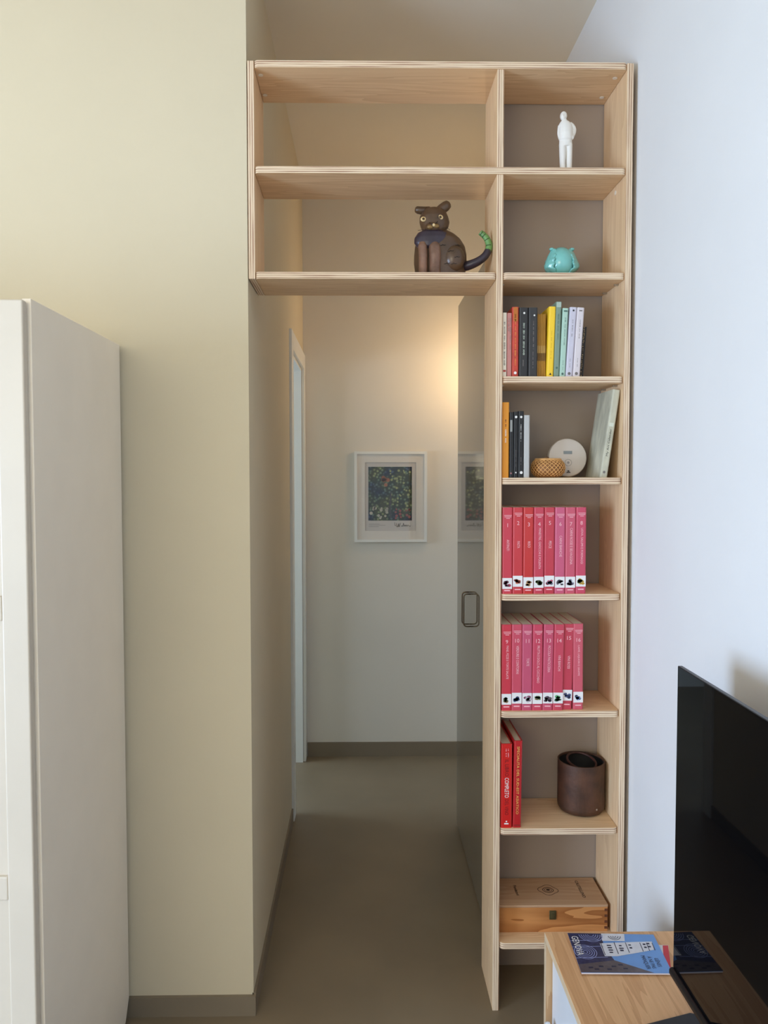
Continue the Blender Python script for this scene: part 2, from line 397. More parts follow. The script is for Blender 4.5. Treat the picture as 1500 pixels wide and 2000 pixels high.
# upper book row
z = ZS[3]
t = book('book', 'narrow white book at the left end of the upper book row', .6878, z, .0115, .173, .13, mat('ivory cover', (240, 230, 212), .6))
marks(t, 'title_print', .0058, .03, .148, .005, I_G, 1); obj('publisher_mark', bx(.002, .0095, EPS, 0, .014, .019), mat('red ink', (176, 70, 62), .7), t, local=True)
t = book('book', 'narrow dusty pink book beside the white one', .7002, z, .0128, .172, .13, mat('dusty pink cover', (196, 130, 122), .6))
marks(t, 'title_print', .0085, .075, .158, .003, I_G, 2); marks(t, 'subtitle_print', .0042, .12, .158, .003, I_G, 3)
t = book('book', 'red and orange book with a mottled spine, left of two black books', .7138, z, .0182, .1885, .15, mat('mottled red cover', (196, 68, 50), .5, var=.28, vscale=25))
marks(t, 'title_print', .009, .03, .17, .005, mat('orange ink', (226, 140, 70), .7), 4); dot(t, 'publisher_mark', .009, .011, .0038, I_W)
obj('spine_band', bx(.0035, .0147, EPS, 0, .15, .187), mat('amber print', (190, 110, 40), .6), t, local=True)
t = book('book', 'thick black book with greenish white title, right of the red one', .7328, z, .0248, .187, .15, mat('black cover', (44, 42, 42), .5))
marks(t, 'title_print', .0132, .055, .145, .006, mat('pale green ink', (180, 190, 172), .7), 5); marks(t, 'author_print', .0118, .028, .046, .004, I_G, 6); dot(t, 'publisher_mark', .0135, .172, .0028, I_W)
t = book('book', 'thick charcoal book with spaced grey title, beside the mustard booklets', .7584, z, .0248, .187, .15, mat('charcoal cover', (52, 50, 50), .5))
marks(t, 'title_print', .0135, .075, .15, .004, I_G, 7); marks(t, 'author_print', .0125, .025, .068, .003, I_G, 8); dot(t, 'publisher_mark', .0155, .166, .0024, I_W)
M_MUST = mat('mustard cover', (166, 116, 22), .5, var=.2, vscale=60, stretch=(10, 1, .2)); I_BR = mat('brown ink', (104, 72, 24), .6); I_CR = mat('cream ink', (184, 144, 78), .6)
for k in range(5):
    t = book('booklet', 'thin mustard booklet between the charcoal book and the bright yellow book', .7842+k*.0047, z, .0044, .172-.001*(k % 2), .12, M_MUST, y=.022, group='thin mustard booklets', cat='booklet')
    obj('dark_band', bx(.0006, .0038, EPS, 0, .045, .066), I_BR, t, local=True); obj('pale_band', bx(.0006, .0038, EPS, 0, .066, .086), I_CR, t, local=True)
t = book('book', 'bright yellow book in the upper book row', .8085, z, .0185, .190, .14, mat('bright yellow cover', (250, 206, 50), .5), tilt=.03)
marks(t, 'title_print', .0095, .05, .125, .003, I_Y, 9); obj('publisher_mark', poly(B(), [(.006, EPS, .006), (.013, EPS, .006), (.0095, EPS, .012)]), I_K, t, local=True)
t = book('book', 'tall sage green book, tallest of the upper row', .8276, z, .0148, .203, .15, mat('sage cover', (128, 148, 130), .6), tilt=.028)
marks(t, 'title_print', .0075, .1, .17, .004, I_DG, 10); dot(t, 'publisher_mark', .0075, .025, .003, I_DG); obj('spine_band', bx(.001, .0135, EPS, 0, .188, .202), mat('pale sage print', (168, 184, 170), .6), t, local=True)
t = book('book', 'pale mint book between the sage book and two lilac books', .8434, z, .0155, .186, .14, mat('mint cover', (176, 206, 188), .6), tilt=.042)
marks(t, 'title_print', .0085, .085, .16, .003, I_DG, 11); marks(t, 'author_print', .0078, .02, .045, .002, I_DG, 12); dot(t, 'publisher_mark', .0078, .009, .0032, I_DG); obj('header_print', bx(.003, .013, EPS, 0, .176, .180), I_DG, t, local=True)
t = book('book', 'pale lilac book with short title, left one of the pair', .8600, z, .0188, .189, .14, mat('lilac cover', (205, 200, 212), .6), tilt=.058)
marks(t, 'title_print', .0098, .11, .155, .003, I_G, 13); marks(t, 'author_print', .0095, .025, .05, .002, I_G, 14); dot(t, 'publisher_mark', .0092, .01, .004, I_G); dot(t, 'emblem', .0098, .18, .0026, I_K)
t = book('book', 'pinkish white book with short title, right one of the pale pair', .8795, z, .0200, .188, .14, mat('pinkish white cover', (218, 208, 210), .6), tilt=.058)
marks(t, 'title_print', .0105, .105, .155, .003, I_G, 15); marks(t, 'author_print', .0105, .028, .052, .002, I_G, 16); dot(t, 'publisher_mark', .0095, .01, .0042, I_G); obj('header_print', bx(.006, .014, EPS, 0, .178, .181), I_G, t, local=True)
t = book('notebook', 'small dark notebook with gold dotted pattern at the row end', .9005, z, .012, .139, .10, spots('gold dotted black cover', (42, 36, 32), (176, 150, 110), 190, .33), y=.03, tilt=.062, cat='notebook')
obj('elastic_band', bx(.0095, .0125, -.0008, .101, -.0004, .1395), I_K, t, local=True)
# second row
z = ZS[4]
t = book('book', 'orange book at the left end of the shelf with the basket', .6876, z, .0200, .205, .15, mat('orange cover', (232, 152, 42), .5))
marks(t, 'author_print', .0105, .137, .158, .005, mat('maroon ink', (124, 62, 50), .7), 21); marks(t, 'title_print', .0105, .095, .132, .005, I_W, 22)
M_BLK = mat('matt black cover', (26, 25, 26), .45)
t = book('book', 'black book with a silver sticker beside the orange book', .7090, z, .0110, .178, .14, M_BLK); obj('silver_sticker', bx(.001, .0068, EPS, 0, .125, .157), mat('silver ink', (150, 150, 145), .5), t, local=True); dot(t, 'publisher_mark', .004, .012, .0026, mat('rose ink', (150, 100, 100), .6))
t = book('book', 'middle black book of the three, emblem at top', .7204, z, .0118, .1795, .14, M_BLK); dot(t, 'emblem', .0056, .165, .0034, I_W); marks(t, 'title_print', .0058, .03, .075, .002, I_G, 23); dot(t, 'publisher_mark', .0058, .014, .002, I_W)
t = book('book', 'black book with white title next to the plain grey one', .7325, z, .0150, .181, .14, M_BLK); dot(t, 'emblem', .0075, .165, .0032, I_W); marks(t, 'title_print', .0072, .1, .145, .0022, I_W, 24); marks(t, 'author_print', .0078, .035, .055, .003, I_G, 25); dot(t, 'publisher_mark', .0085, .014, .004, I_W)
t = book('book', 'plain light grey book beside the woven basket', .7480, z, .0158, .170, .14, mat('light grey cover', (190, 188, 184), .6))
# leaning album
LT = .142
t = book('album', 'tall marbled grey-green album leaning on the right side panel', .9585, z+.0005, .0206, .243, .135, mat('marbled grey-green cover', (194, 190, 168), .6, var=.24, vscale=28, stretch=(1, 1, .5)), y=.018, tilt=LT, hard=True)
text('title', 'My Art Calender', I_K, t, (.0105, EPS, .098), (0, 0, 1), (-1, 0, 0), length=.075, height=.007)
dot(t, 'publisher_mark', .0095, .016, .0036, I_G); obj('spine_sticker', bx(.004, .016, EPS, 0, .142, .152), mat('pale ink', (214, 216, 198), .7), t, local=True)
# numbered cookbooks
TIT = ['ANTIPASTI', 'PASTA', 'RISO', 'MINESTRE, GNOCCHI E POLENTA', 'PESCE', 'CARNI BIANCHE', 'CARNI ROSSE E SELVAGGINA', 'UOVA, SALUMI E FORMAGGI',
       'PANE, PIZZE E TORTE SALATE', 'VERDURE E CONTORNI', 'TORTE', 'FRUTTA E DOLCI AL CUCCHIAIO', 'PICCOLA PASTICCERIA', 'VINI BIANCHI', 'VINI ROSSI', 'CAFFÈ, LIQUORI E GRAPPE']
TL = [.030, .019, .017, .112, .020, .058, .100, .098, .092, .078, .022, .104, .074, .044, .036, .086]
RC = [(208, 56, 78), (206, 52, 66), (204, 46, 52), (204, 58, 84), (202, 54, 76), (208, 84, 122), (208, 80, 108), (206, 66, 98),
      (208, 52, 74), (208, 72, 98), (202, 78, 112), (206, 64, 94), (204, 74, 106), (206, 66, 92), (200, 58, 82), (210, 82, 104)]
FC = [[(176, 60, 84), (92, 40, 60)], [(206, 110, 70), (140, 60, 50)], [(200, 160, 110), (150, 110, 70)], [(96, 110, 40), (60, 70, 36)], [(190, 80, 100), (110, 110, 130)], [(120, 110, 116), (60, 56, 66)], [(150, 150, 165), (84, 70, 90)], [(190, 150, 50), (96, 100, 50)],
      [(150, 110, 70), (70, 84, 50)], [(90, 104, 140), (50, 60, 96)], [(130, 60, 90), (180, 170, 180)], [(150, 110, 70), (100, 120, 80)], [(56, 44, 66), (96, 80, 90)], [(90, 170, 110), (60, 100, 70)], [(26, 32, 60), (70, 80, 120)], [(50, 54, 80), (120, 140, 190)]]
M_BAND = mat('white print', (236, 234, 232), .5)
for i in range(16):
    n = i+1; row = 0 if i < 8 else 1; k = i % 8
    zz = ZS[5] if row == 0 else ZS[6]
    th = .0284
    x = .6885 + k*.0289 if row == 0 else .6885 + k*.0284
    tilt = 0.
    y = .004
    hh = .2365 if row == 0 else .2385
    if row == 1 and k >= 3: tilt = {3: .004, 4: .012, 5: .014, 6: .022}.get(k, 0.)
    if i == 14: y = .010; x -= .002
    if i == 15: y = .010; x = .8885; tilt = -.006
    t = book('cookbook', 'pinkish red cookbook with number %d on its spine, titled %s' % (n, TIT[i]), x, zz, th, hh, .17, mat('cookbook red %d' % n, (RC[i][0]-4, RC[i][1]+8, RC[i][2]), .35), y=y, tilt=tilt, group='numbered red cookbooks')
    up_ = {0: -.006, 1: 0, 2: -.004, 3: -.003, 4: 0, 5: -.003, 6: -.003, 7: 0, 8: -.003, 9: 0, 10: -.001, 11: -.001, 12: 0, 13: 0, 14: .006, 15: 0}[i]
    b = B()
    for q_ in range(3):
        wq = (.0105, .0095, .005)[q_]
        poly(b, [(th*.55-wq, EPS, .2215-.004*q_+up_), (th*.55+wq, EPS, .2215-.004*q_+up_), (th*.55+wq, EPS, .2201-.004*q_+up_), (th*.55-wq, EPS, .2201-.004*q_+up_)])
    obj('series_print', b, I_P, t, local=True)
    text('number', str(n), I_P, t, (th*.52, EPS, .194+up_), RIGHT, UP, height=.0105)
    text('title', TIT[i], I_P, t, (th*.56, EPS, .185-.048-TL[i]*.12 if TL[i] < .07 else .182-TL[i]/2-.002), DOWN, RIGHT, length=TL[i], height=.0072)
    zb = .0155+.004+up_
    obj('photo_band', bx(.0008, th-.0008, EPS, 0, zb, zb+.030), M_BAND, t, local=True)
    rn = random.Random(40+i)
    for q_ in range(2):
        b = B()
        for g in range(5):
            disc(b, (th*.5+rn.uniform(-.006, .006), EPS-.0002*(q_+1), zb+.013+rn.uniform(-.005, .006)), rn.uniform(.0032, .0056), 9, sx=rn.uniform(.8, 1.4), sz=rn.uniform(.6, 1))
        for v in b.verts: v.co.x = min(max(v.co.x, .0012), th-.0012)
        obj('food_picture', b, mat('food print %d %d' % (i, q_), FC[i][q_], .5), t, local=True)
    obj('publisher_print', bx(th*.5-.008, th*.5+.008, EPS, 0, .0105+up_*.5, .0135+up_*.5), I_P, t, local=True)
# tall red books
z = ZS[7]
M_R1 = mat('scarlet cover', (206, 34, 30), .35); M_R2 = mat('crimson cover', (186, 34, 38), .35)
t = book('book', 'thick scarlet book with white word COMPLETO, beside the divider', .6885, z, .0318, .2355, .18, M_R1, y=.003, hard=True)
text('title', 'IL LIBRO', mat('dark red ink', (110, 16, 16), .6), t, (.0165, EPS, .168), DOWN, RIGHT, length=.046, height=.0105)
text('title', 'COMPLETO', I_W, t, (.0165, EPS, .113), DOWN, RIGHT, length=.056, height=.0115)
text('title', 'DEL VINO', MATS['dark red ink'], t, (.0165, EPS, .058), DOWN, RIGHT, length=.044, height=.0105)
marks(t, 'author_print', .0205, .199, .222, .003, I_P, 31); marks(t, 'author_print', .0145, .199, .222, .003, I_P, 32)
obj('publisher_mark', bx(.010, .022, EPS, 0, .010, .0135), I_W, t, local=True); dot(t, 'emblem', .016, .018, .0022, I_W)
t = book('book', 'crimson book with gold spine lettering, right of the scarlet one', .7225, z, .0232, .2435, .185, M_R2, y=.004, tilt=.012, hard=True)
text('title', 'SPECIALITÀ DEL SUD-EST ASIATICO', I_GOLD, t, (.0125, EPS, .133), DOWN, RIGHT, length=.190, height=.0088)
obj('spine_band', bx(.002, .021, EPS, 0, .004, .009), mat('dull red print', (150, 30, 32), .5), t, local=True)

# ------------------------------------------------------------------ man figurine
M_PLASTER = mat('white plaster', (238, 234, 226), .6, var=.015)
bz = ZS[1]; y0 = .062
def mp(px, py, dy=0): return Vector((.8597+(px-1100)*.00143, y0+dy, 2.4883-(py-219)*.00139))
b = B()
ball(b, mp(1101, 227.3), (.0096, .0108, .0122)); ball(b, mp(1099.2, 231, -.004), (.0070, .007, .0080)); ball(b, mp(1098.3, 228.5, -.0105), (.002, .003, .003))
tube(b, [mp(1102, 234), mp(1104, 241)], [.0065, .0085], 12)
def limb(b, pts, rad, n=14): tube(b, catmull(pts, 4), [rad[min(int(i/4), len(rad)-1)] for i in range((len(pts)-1)*4+1)], n)
def stack(b, rows, n=24):
    rings = []
    for (cx, cz, rx, ry, dy) in rows:
        p = mp(cx, cz, dy); rings.append([b.verts.new((p.x+rx*math.cos(2*PI*k/n), p.y+ry*math.sin(2*PI*k/n), p.z)) for k in range(n)])
    for a, c in zip(rings, rings[1:]):
        for k in range(n): b.faces.new((a[k], a[(k+1) % n], c[(k+1) % n], c[k]))
    b.faces.new(rings[0][::-1]); b.faces.new(rings[-1])
stack(b, [(1103, 236, .0075, .007, 0), (1104, 240, .0140, .010, 0), (1105, 245, .0188, .0125, 0), (1105, 253, .0190, .0145, -.001), (1105, 262, .0188, .0155, -.002), (1105.5, 270, .0190, .015, -.002), (1105.5, 274, .0185, .0145, -.001), (1105.5, 276, .016, .013, 0)])
limb(b, [mp(1112.5, 242.8), mp(1118.5, 247.5, .001), mp(1121.6, 254.5, .002), mp(1119.2, 264, .001), mp(1115.5, 272, -.007)], [.0072, .0070, .0066, .0060, .0056])
limb(b, [mp(1094.5, 246), mp(1093.5, 255, .002), mp(1093.3, 265, 0), mp(1094.5, 274, -.006)], [.0056, .0054, .005, .005])
stack(b, [(1105.5, 270, .0170, .0125, 0), (1105.5, 280, .0178, .013, 0), (1105.5, 287, .0175, .0125, 0)])
zf = (2.4883-bz)/.00139+219
stack(b, [(1099.5, 282, .0095, .011, 0), (1099.5, 300, .0088, .010, -.001), (1100, 320, .0078, .009, 0), (1100.5, 335, .0074, .0085, 0), (1100.5, zf-.6, .0076, .0092, 0)])
stack(b, [(1112, 282, .0095, .011, 0), (1112.5, 300, .0088, .010, .001), (1112.6, 320, .0082, .009, .001), (1112.6, 335, .0078, .0085, .001), (1112.6, zf-.6, .0080, .0092, .001)])
for cx in (1099.5, 1113): ball(b, mp(cx, zf-2.6, -.010), (.0068, .0125, .0052))
ob = obj('figurine', fuse(b, .0009, 3), M_PLASTER, None, smooth=True)
zmin = min(v.co.z for v in ob.data.vertices)
for v in ob.data.vertices: v.co.z += bz - zmin + .0002
tag(ob, 'small white plaster figurine of a standing man in a jacket', 'figurine')

# ------------------------------------------------------------------ carved cat
cz = ZS[2]; cy = .085
cat_ = thing('cat_figure', 'dark carved wooden cat with a green tipped tail', 'figurine', (.52, cy, cz))
def cp(px, py, dy=0): return Vector((.5063+(px-848)*.00143, cy+dy, 2.2493+.004-(py-391)*.00142))
M_CB = mat('dark carved wood', (84, 62, 44), .28, var=.35, vscale=22); M_CH = mat('brown carved head', (84, 62, 44), .28, var=.3, vscale=26)
M_CP = mat('violet black paint', (52, 42, 52), .35, var=.25, vscale=30); M_CL = mat('copper brown paint', (118, 86, 68), .22, var=.4, vscale=30)
M_GR = mat('green paint', (106, 148, 84), .45, var=.15, vscale=60)
bot = 391+(2.2493+.004-cz)/.00142
def loft(b, rows, n=28):
    rings = []
    for (cx, py, rx, ry, dy) in rows:
        p = cp(cx, py, dy); rings.append([b.verts.new((p.x+rx*math.cos(2*PI*k/n), p.y+ry*math.sin(2*PI*k/n), p.z)) for k in range(n)])
    for a, c in zip(rings, rings[1:]):
        for k in range(n): b.faces.new((a[k], a[(k+1) % n], c[(k+1) % n], c[k]))
    b.faces.new(rings[0][::-1]); b.faces.new(rings[-1]); return b
b = loft(B(), [(855, 446, .026, .022, 0), (857, 454, .046, .032, 0), (859, 464, .060, .040, 0), (861, 478, .070, .045, .002), (862, 494, .0735, .048, .004), (862, 510, .074, .050, .006), (862, 526, .071, .050, .006), (862, bot-.2, .069, .048, .006)])
obj('body', fuse(b, .003, 4), M_CB, cat_, smooth=True)
b = loft(B(), [(846, 449, .024, .016, -.016), (846, 456, .042, .022, -.020), (845, 466, .050, .024, -.022), (843, 476, .048, .022, -.024), (840, 484, .036, .018, -.026), (838, 489, .018, .008, -.028)])
obj('chest', fuse(b, .002, 4), M_CP, cat_, smooth=True)
for (a, c, wd) in ((825, 826, .0125), (848, 849, .0165)):
    b = loft(B(), [(a, 476, wd*.7, .009, -.036), (a, 484, wd, .013, -.038), (c, 500, wd*1.02, .014, -.040), (c, 520, wd*.95, .013, -.040), (c, bot-4, wd*.95, .015, -.042), (c, bot-.3, wd*.98, .017, -.044)], 18)
    obj('front_leg', fuse(b, .0018, 3), M_CL, cat_, smooth=True)
b = ball(B(), cp(886, 506, -.030), (.030, .022, .036)); 
obj('haunch', b, M_CB, cat_, smooth=True)
hb = loft(B(), [(849, 403, .012, .012, 0), (849, 406, .026, .022, -.001), (849, 412, .034, .028, -.002), (849, 422, .0400, .032, -.003), (850, 432, .0420, .033, -.004), (850, 442, .0385, .032, -.006), (849, 450, .0320, .029, -.008), (848, 456, .022, .021, -.008), (848, 459, .012, .012, -.008)])
ball(hb, cp(845, 447, -.030), (.0205, .014, .0125))
head = obj('head', fuse(hb, .002, 4), M_CH, cat_, smooth=True)
ear1 = B(); tube(ear1, [cp(840, 409), cp(828, 409, -.003), cp(818, 408, -.004), cp(814, 406.5, -.004), cp(812, 406, -.004)], [.0125, .0112, .0102, .0086, .0045], 14)
obj('ear', ear1, M_CH, cat_, smooth=True)
ear2 = B(); tube(ear2, [cp(856, 414), cp(864, 406, -.003), cp(872, 400, -.004), cp(877, 396, -.004), cp(879, 394.5, -.004)], [.0145, .0142, .0138, .0112, .006], 14)
obj('ear', ear2, M_CH, cat_, smooth=True)
M_EYE = mat('cream eye paint', (222, 194, 142), .35); M_PUP = mat('black paint', (22, 18, 16), .3); M_AMB = mat('amber paint', (128, 98, 54), .4)
for (ex, ey, r) in ((827, 431, .0078), (859, 428.5, .0082)):
    p = cp(ex, ey, -.0285 if ex < 840 else -.0325)
    e = obj('eye', ball(B(), p, (r, .0035, r*.88)), M_EYE, cat_, smooth=True)
    obj('iris', ball(B(), p+Vector((0, -.0022, 0)), (r*.55, .0024, r*.5)), M_AMB, e, smooth=True)
    obj('pupil', ball(B(), p+Vector((0, -.0036, 0)), (r*.3, .0018, r*.3)), M_PUP, e, smooth=True)
obj('muzzle', ball(B(), cp(839, 449, -.043), (.0085, .005, .0055)), M_AMB, cat_, smooth=True)
obj('muzzle', ball(B(), cp(851, 447, -.043), (.0085, .005, .0055)), M_AMB, cat_, smooth=True)
obj('nose', ball(B(), cp(846, 446, -.047), (.0040, .004, .0045)), M_EYE, cat_, smooth=True)
for P in ([(838, 439), (842, 443), (846, 446)], [(854, 436), (851, 441), (846, 446)], [(854, 436), (853, 430), (857, 426)]):
    obj('face_line', tube(B(), [cp(a, c, -.0395+.0005*abs(a-846)-.0065*(c > 440)) for a, c in P], .0009, 6), M_PUP, cat_)
for s, P in ((1, [(828, 452, -.034), (820, 453.5, -.036), (816, 454, -.036)]), (1, [(862, 449, -.034), (872, 449, -.036), (878, 453, -.036)])):
    obj('whisker', tube(B(), [cp(*p) for p in P], .0006, 6), M_PUP, cat_)
tl = catmull([cp(903, 516, .0), cp(914, 516, -.01), cp(924, 513.5, -.016), cp(936, 508, -.020), cp(947, 499, -.022), cp(953.5, 488, -.022)], 5)
obj('tail', tube(B(), tl, [.0140-.0042*i/(len(tl)-1) for i in range(len(tl))], 14), M_CP, cat_, smooth=True)
tp = catmull([cp(952.3, 491, -.022), cp(954.5, 480, -.022), cp(951, 468, -.021), cp(945, 460, -.020), cp(939, 455, -.019), cp(937, 453.4, -.019)], 5)
tip = obj('tail_tip', tube(B(), tp, [.0099-.0026*i/(len(tp)-1) for i in range(len(tp)-2)]+[.0058, .003], 14), M_GR, cat_, smooth=True)
M_CARVE = mat('dark carving', (26, 20, 16), .6)
for k in (5, 10, 15, 19):
    c = tp[k]; tdir = (tp[k+1]-tp[k-1]).normalized(); nrm = tdir.cross(Vector((0, 1, 0))).normalized(); rr = .0102-.0026*k/(len(tp)-1)
    obj('carved_ring', tube(B(), [c+nrm*rr*math.cos(a)+Vector((0, -1, 0))*rr*math.sin(a) for a in [PI*.12+PI*.5*j/8 for j in range(9)]], .0008, 6), M_CARVE, tip)
def on_body(px, py):
    best = cp(px, py, 0); cxm = .5063+(862-848)*.00143
    q_ = max(0., 1-((best.x-cxm)/.0735)**2); yb_ = cy+.005-.049*math.sqrt(q_)
    h = cp(886, 506, -.030); v = 1-((best.x-h.x)/.030)**2-((best.z-h.z)/.036)**2
    if v > 0: yb_ = min(yb_, h.y-.022*math.sqrt(v))
    best.y = yb_-.0004; return best
for (sx, sy) in ((863, 483), (893, 481), (878, 495), (890, 507), (871, 518), (884, 519)):
    obj('carved_mark', tube(B(), [on_body(sx+a, sy+c) for a, c in ((-5, 1), (-2.5, 1.2), (0, -.8), (2.5, .8), (5.5, -.2))], .0008, 6), M_CARVE, cat_)

# ------------------------------------------------------------------ turquoise ceramic bud
M_TQ = mat('turquoise glaze', (120, 190, 182), .16, var=.07, vscale=40, coat=.4)
px_, py_, pz_ = .8595, .072, ZS[2]
bud = thing('ceramic_bud', 'turquoise glazed ceramic bud with curled leaves', 'ornament', (px_, py_, pz_))
obj('foot', lathe(B(), [(0, 0), (.017, 0), (.018, .003), (.013, .006), (.012, .009), (0, .009)], (px_, py_, pz_)), M_TQ, bud, smooth=True, auto=.6)
obj('bud_body', lathe(B(), [(0, .007), (.014, .007), (.025, .012), (.034, .022), (.0385, .036), (.0385, .050), (.0345, .064), (.027, .076), (.017, .0835), (.007, .087), (0, .0875)], (px_, py_, pz_)), M_TQ, bud, smooth=True)
RADS = [(0, .022), (.10, .036), (.24, .0475), (.36, .0470), (.55, .0415), (.8, .0340), (.93, .0285), (1, .0300)]
def prad(t):
    for (a, ra), (c, rc) in zip(RADS, RADS[1:]):
        if t <= c: return ra + (rc-ra)*(t-a)/(c-a)
    return RADS[-1][1]
for an in (3.50, 5.95, 1.05, 2.15):
    b = B(); NU, NV = 22, 14; grid = []
    for i in range(NU+1):
        s = i/NU; row = []
        wdt = (.0060 + .0175*math.sin(PI*min(1, .10+s*.86))**.8)*(1+.11*math.cos(s*PI*11))
        for j in range(NV+1):
            tt = (j/NV-.5)*2; lat = tt*wdt
            r = prad(s)+.002 - .0045*tt*tt*(s < .5) - .008*tt*tt + .0012*math.cos(tt*PI*5)*(1-abs(tt))
            row.append(b.verts.new((r*math.cos(an)-lat*math.sin(an), r*math.sin(an)+lat*math.cos(an), .013+.068*s-.006*abs(tt)*(1-s))))
        grid.append(row)
    for i in range(NU):
        for j in range(NV): b.faces.new((grid[i][j], grid[i+1][j], grid[i+1][j+1], grid[i][j+1]))
    bmesh.ops.translate(b, verts=b.verts, vec=(px_, py_, pz_))
    lf = obj('leaf', b, M_TQ, bud, smooth=True)
    sm = lf.modifiers.new('solid', 'SOLIDIFY'); sm.thickness = .0035
    c = (px_+.0300*math.cos(an), py_+.0300*math.sin(an), pz_+.0800)
    obj('leaf_curl', ball(B(), c, (.0070, .0070, .0045)), M_TQ, lf, smooth=True)

# ------------------------------------------------------------------ woven basket, round player, leather pot, wine box
z = ZS[4]; bcx, bcy = .826, .062
bk = thing('woven_basket', 'small round woven rattan basket in front of the white disc', 'basket', (bcx, bcy, z))
M_RAT = mat('rattan', (138, 88, 42), .6, var=.25, vscale=90); M_RATL = mat('pale rattan', (214, 160, 96), .55, var=.2, vscale=60)
prof = [(.026, 0), (.036, .004), (.0440, .013), (.0468, .025), (.0450, .036), (.0400, .044), (.0335, .049)]
obj('basket_body', lathe(B(), [(0, 0.0005)]+prof+[(.030, .049), (.0, .046)], (bcx, bcy, z)), M_RAT, bk, smooth=True)
def bprof(s):
    s *= len(prof)-1; i = min(int(s), len(prof)-2); f = s-i
    return prof[i][0]*(1-f)+prof[i+1][0]*f, prof[i][1]*(1-f)+prof[i+1][1]*f
b = B()
for k in range(24):
    for sg in (1, -1):
        P = []
        for j in range(13):
            s = j/12; r, zz = bprof(s); a = 2*PI*k/24 + sg*s*1.5
            P.append((bcx+(r+.0006)*math.cos(a), bcy+(r+.0006)*math.sin(a), z+zz+.001))
        tube(b, P, .00115, 5)
obj('weave', b, M_RATL, bk, kind='stuff')
obj('rim', tube(B(), [(bcx+.0345*math.cos(2*PI*i/36), bcy+.0345*math.sin(2*PI*i/36), z+.0505) for i in range(36)], .003, 8, True), M_RATL, bk, smooth=True)
obj('clasp', ball(B(), (bcx-.010, bcy-.030, z+.0555), (.006, .004, .0025)), mat('dark rattan', (92, 62, 34), .6), bk, smooth=True)
R_ = .0556; pcx, pcy = .8955, .118
M_PLY = mat('warm white plastic', (216, 204, 192), .4); M_LCD = mat('grey lcd', (140, 144, 142), .2)
pl_ = thing('disc_player', 'round off-white player with small grey display, standing on edge', 'player', (pcx, pcy, z), rot=(-.10, 0, 0))
b = lathe(B(), [(0, -.011), (R_-.006, -.011), (R_-.0015, -.008), (R_, -.003), (R_, .004), (R_-.002, .009), (R_-.008, .012), (0, .0125)], n=56)
bmesh.ops.rotate(b, cent=(0, 0, 0), matrix=Matrix.Rotation(PI/2, 3, 'X'), verts=b.verts); bmesh.ops.translate(b, verts=b.verts, vec=(0, 0, R_+.0006))
obj('shell', b, M_PLY, pl_, local=True, smooth=True, auto=.7)
obj('display', bx(-.0125, .0120, -.0132, -.0115, R_+.010, R_+.019), M_LCD, pl_, local=True)
b = tube(B(), [(.0005+.0095*math.cos(2*PI*i/28), -.0126, R_-.0145+.0095*math.sin(2*PI*i/28)) for i in range(28)], .0006, 5, True)
obj('button_ring', b, mat('grey plastic', (158, 150, 144), .5), pl_, local=True)
obj('button', disc(B(), (.0005, -.0130, R_-.0145), .0035), MATS['grey plastic'], pl_, local=True)
b = B(); poly(b, [(-.005, -.0130, R_-.044), (.006, -.0130, R_-.044), (.006, -.0130, R_-.0415), (-.005, -.0130, R_-.0415)]); poly(b, [(-.002, -.0130, R_-.0405), (.004, -.0130, R_-.0405), (.002, -.0130, R_-.0365), (-.003, -.0130, R_-.0375)])
obj('logo', b, I_K, pl_, local=True)
# leather pot
z = ZS[7]; kx, ky = .9445, .119
pot = thing('leather_pot', 'dark brown worn leather cylinder pot in the lower shelf', 'pot', (kx, ky, z))
M_LEA = mat('worn brown leather', (76, 48, 32), .55, var=.5, vscale=18, bump=.3, bscale=90); M_IN = mat('black lining', (16, 15, 15), .7)
RP = .0672; HP = .147
obj('pot_body', lathe(B(), [(0, 0), (RP-.016, 0), (RP-.006, .004), (RP-.001, .012), (RP, .02), (RP, HP), (RP-.0035, HP+.0005), (RP-.004, HP-.001), (RP-.004, .02), (0, .018)], (kx, ky, z), 64), M_LEA, pot, smooth=True, auto=.8)
obj('lining', lathe(B(), [(RP-.0045, HP-.004), (RP-.0045, .021), (0, .021)], (kx, ky, z), 48, cap=False), M_IN, pot, smooth=True)
b = tube(B(), [(kx+.002+.041*math.cos(2*PI*i/40), ky+.002+.041*math.sin(2*PI*i/40), z+HP-.006+.010*math.sin(2*PI*i/40)-.004*math.cos(2*PI*i/40)) for i in range(40)], .0035, 8, True)
obj('inner_ring', b, mat('dark red brown leather', (66, 36, 30), .5, var=.3, vscale=60), pot, smooth=True)
obj('rivet', ball(B(), (kx+.028, ky-.0608, z+.024), (.003, .002, .003)), mat('dull rivet', (150, 130, 112), .4), pot, smooth=True)
# wine box
z = ZS[8]; x0, x1, y0b, y1b = .6895, 1.0035, .047, .192; HB = .0785
M_LID = wood('pale box lid wood', (196, 160, 126), (180, 140, 106), 'x', 6, .6); M_PINE = wood('orange pine front', (206, 142, 84), (150, 88, 42), 'x', 5, .5, .2, 9.)
wb = thing('wine_box', 'flat wooden wine box with burnt lettering on its pale lid', 'box', ((x0+x1)/2, (y0b+y1b)/2, z))
b = B(); box(b, x0, x1, y0b, y0b+.009, z, z+HB-.007); obj('front_board', b, M_PINE, wb)
b = B(); box(b, x0, x1, y1b-.009, y1b, z, z+HB-.007); obj('back_board', b, M_PINE, wb)
for xx in (x0, x1-.009): obj('end_board', bx(xx+.0002, xx+.0088, y0b+.009, y1b-.009, z, z+HB-.007), M_PINE, wb)
M_END = mat('dark end grain', (104, 58, 34), .7, var=.2, vscale=200)
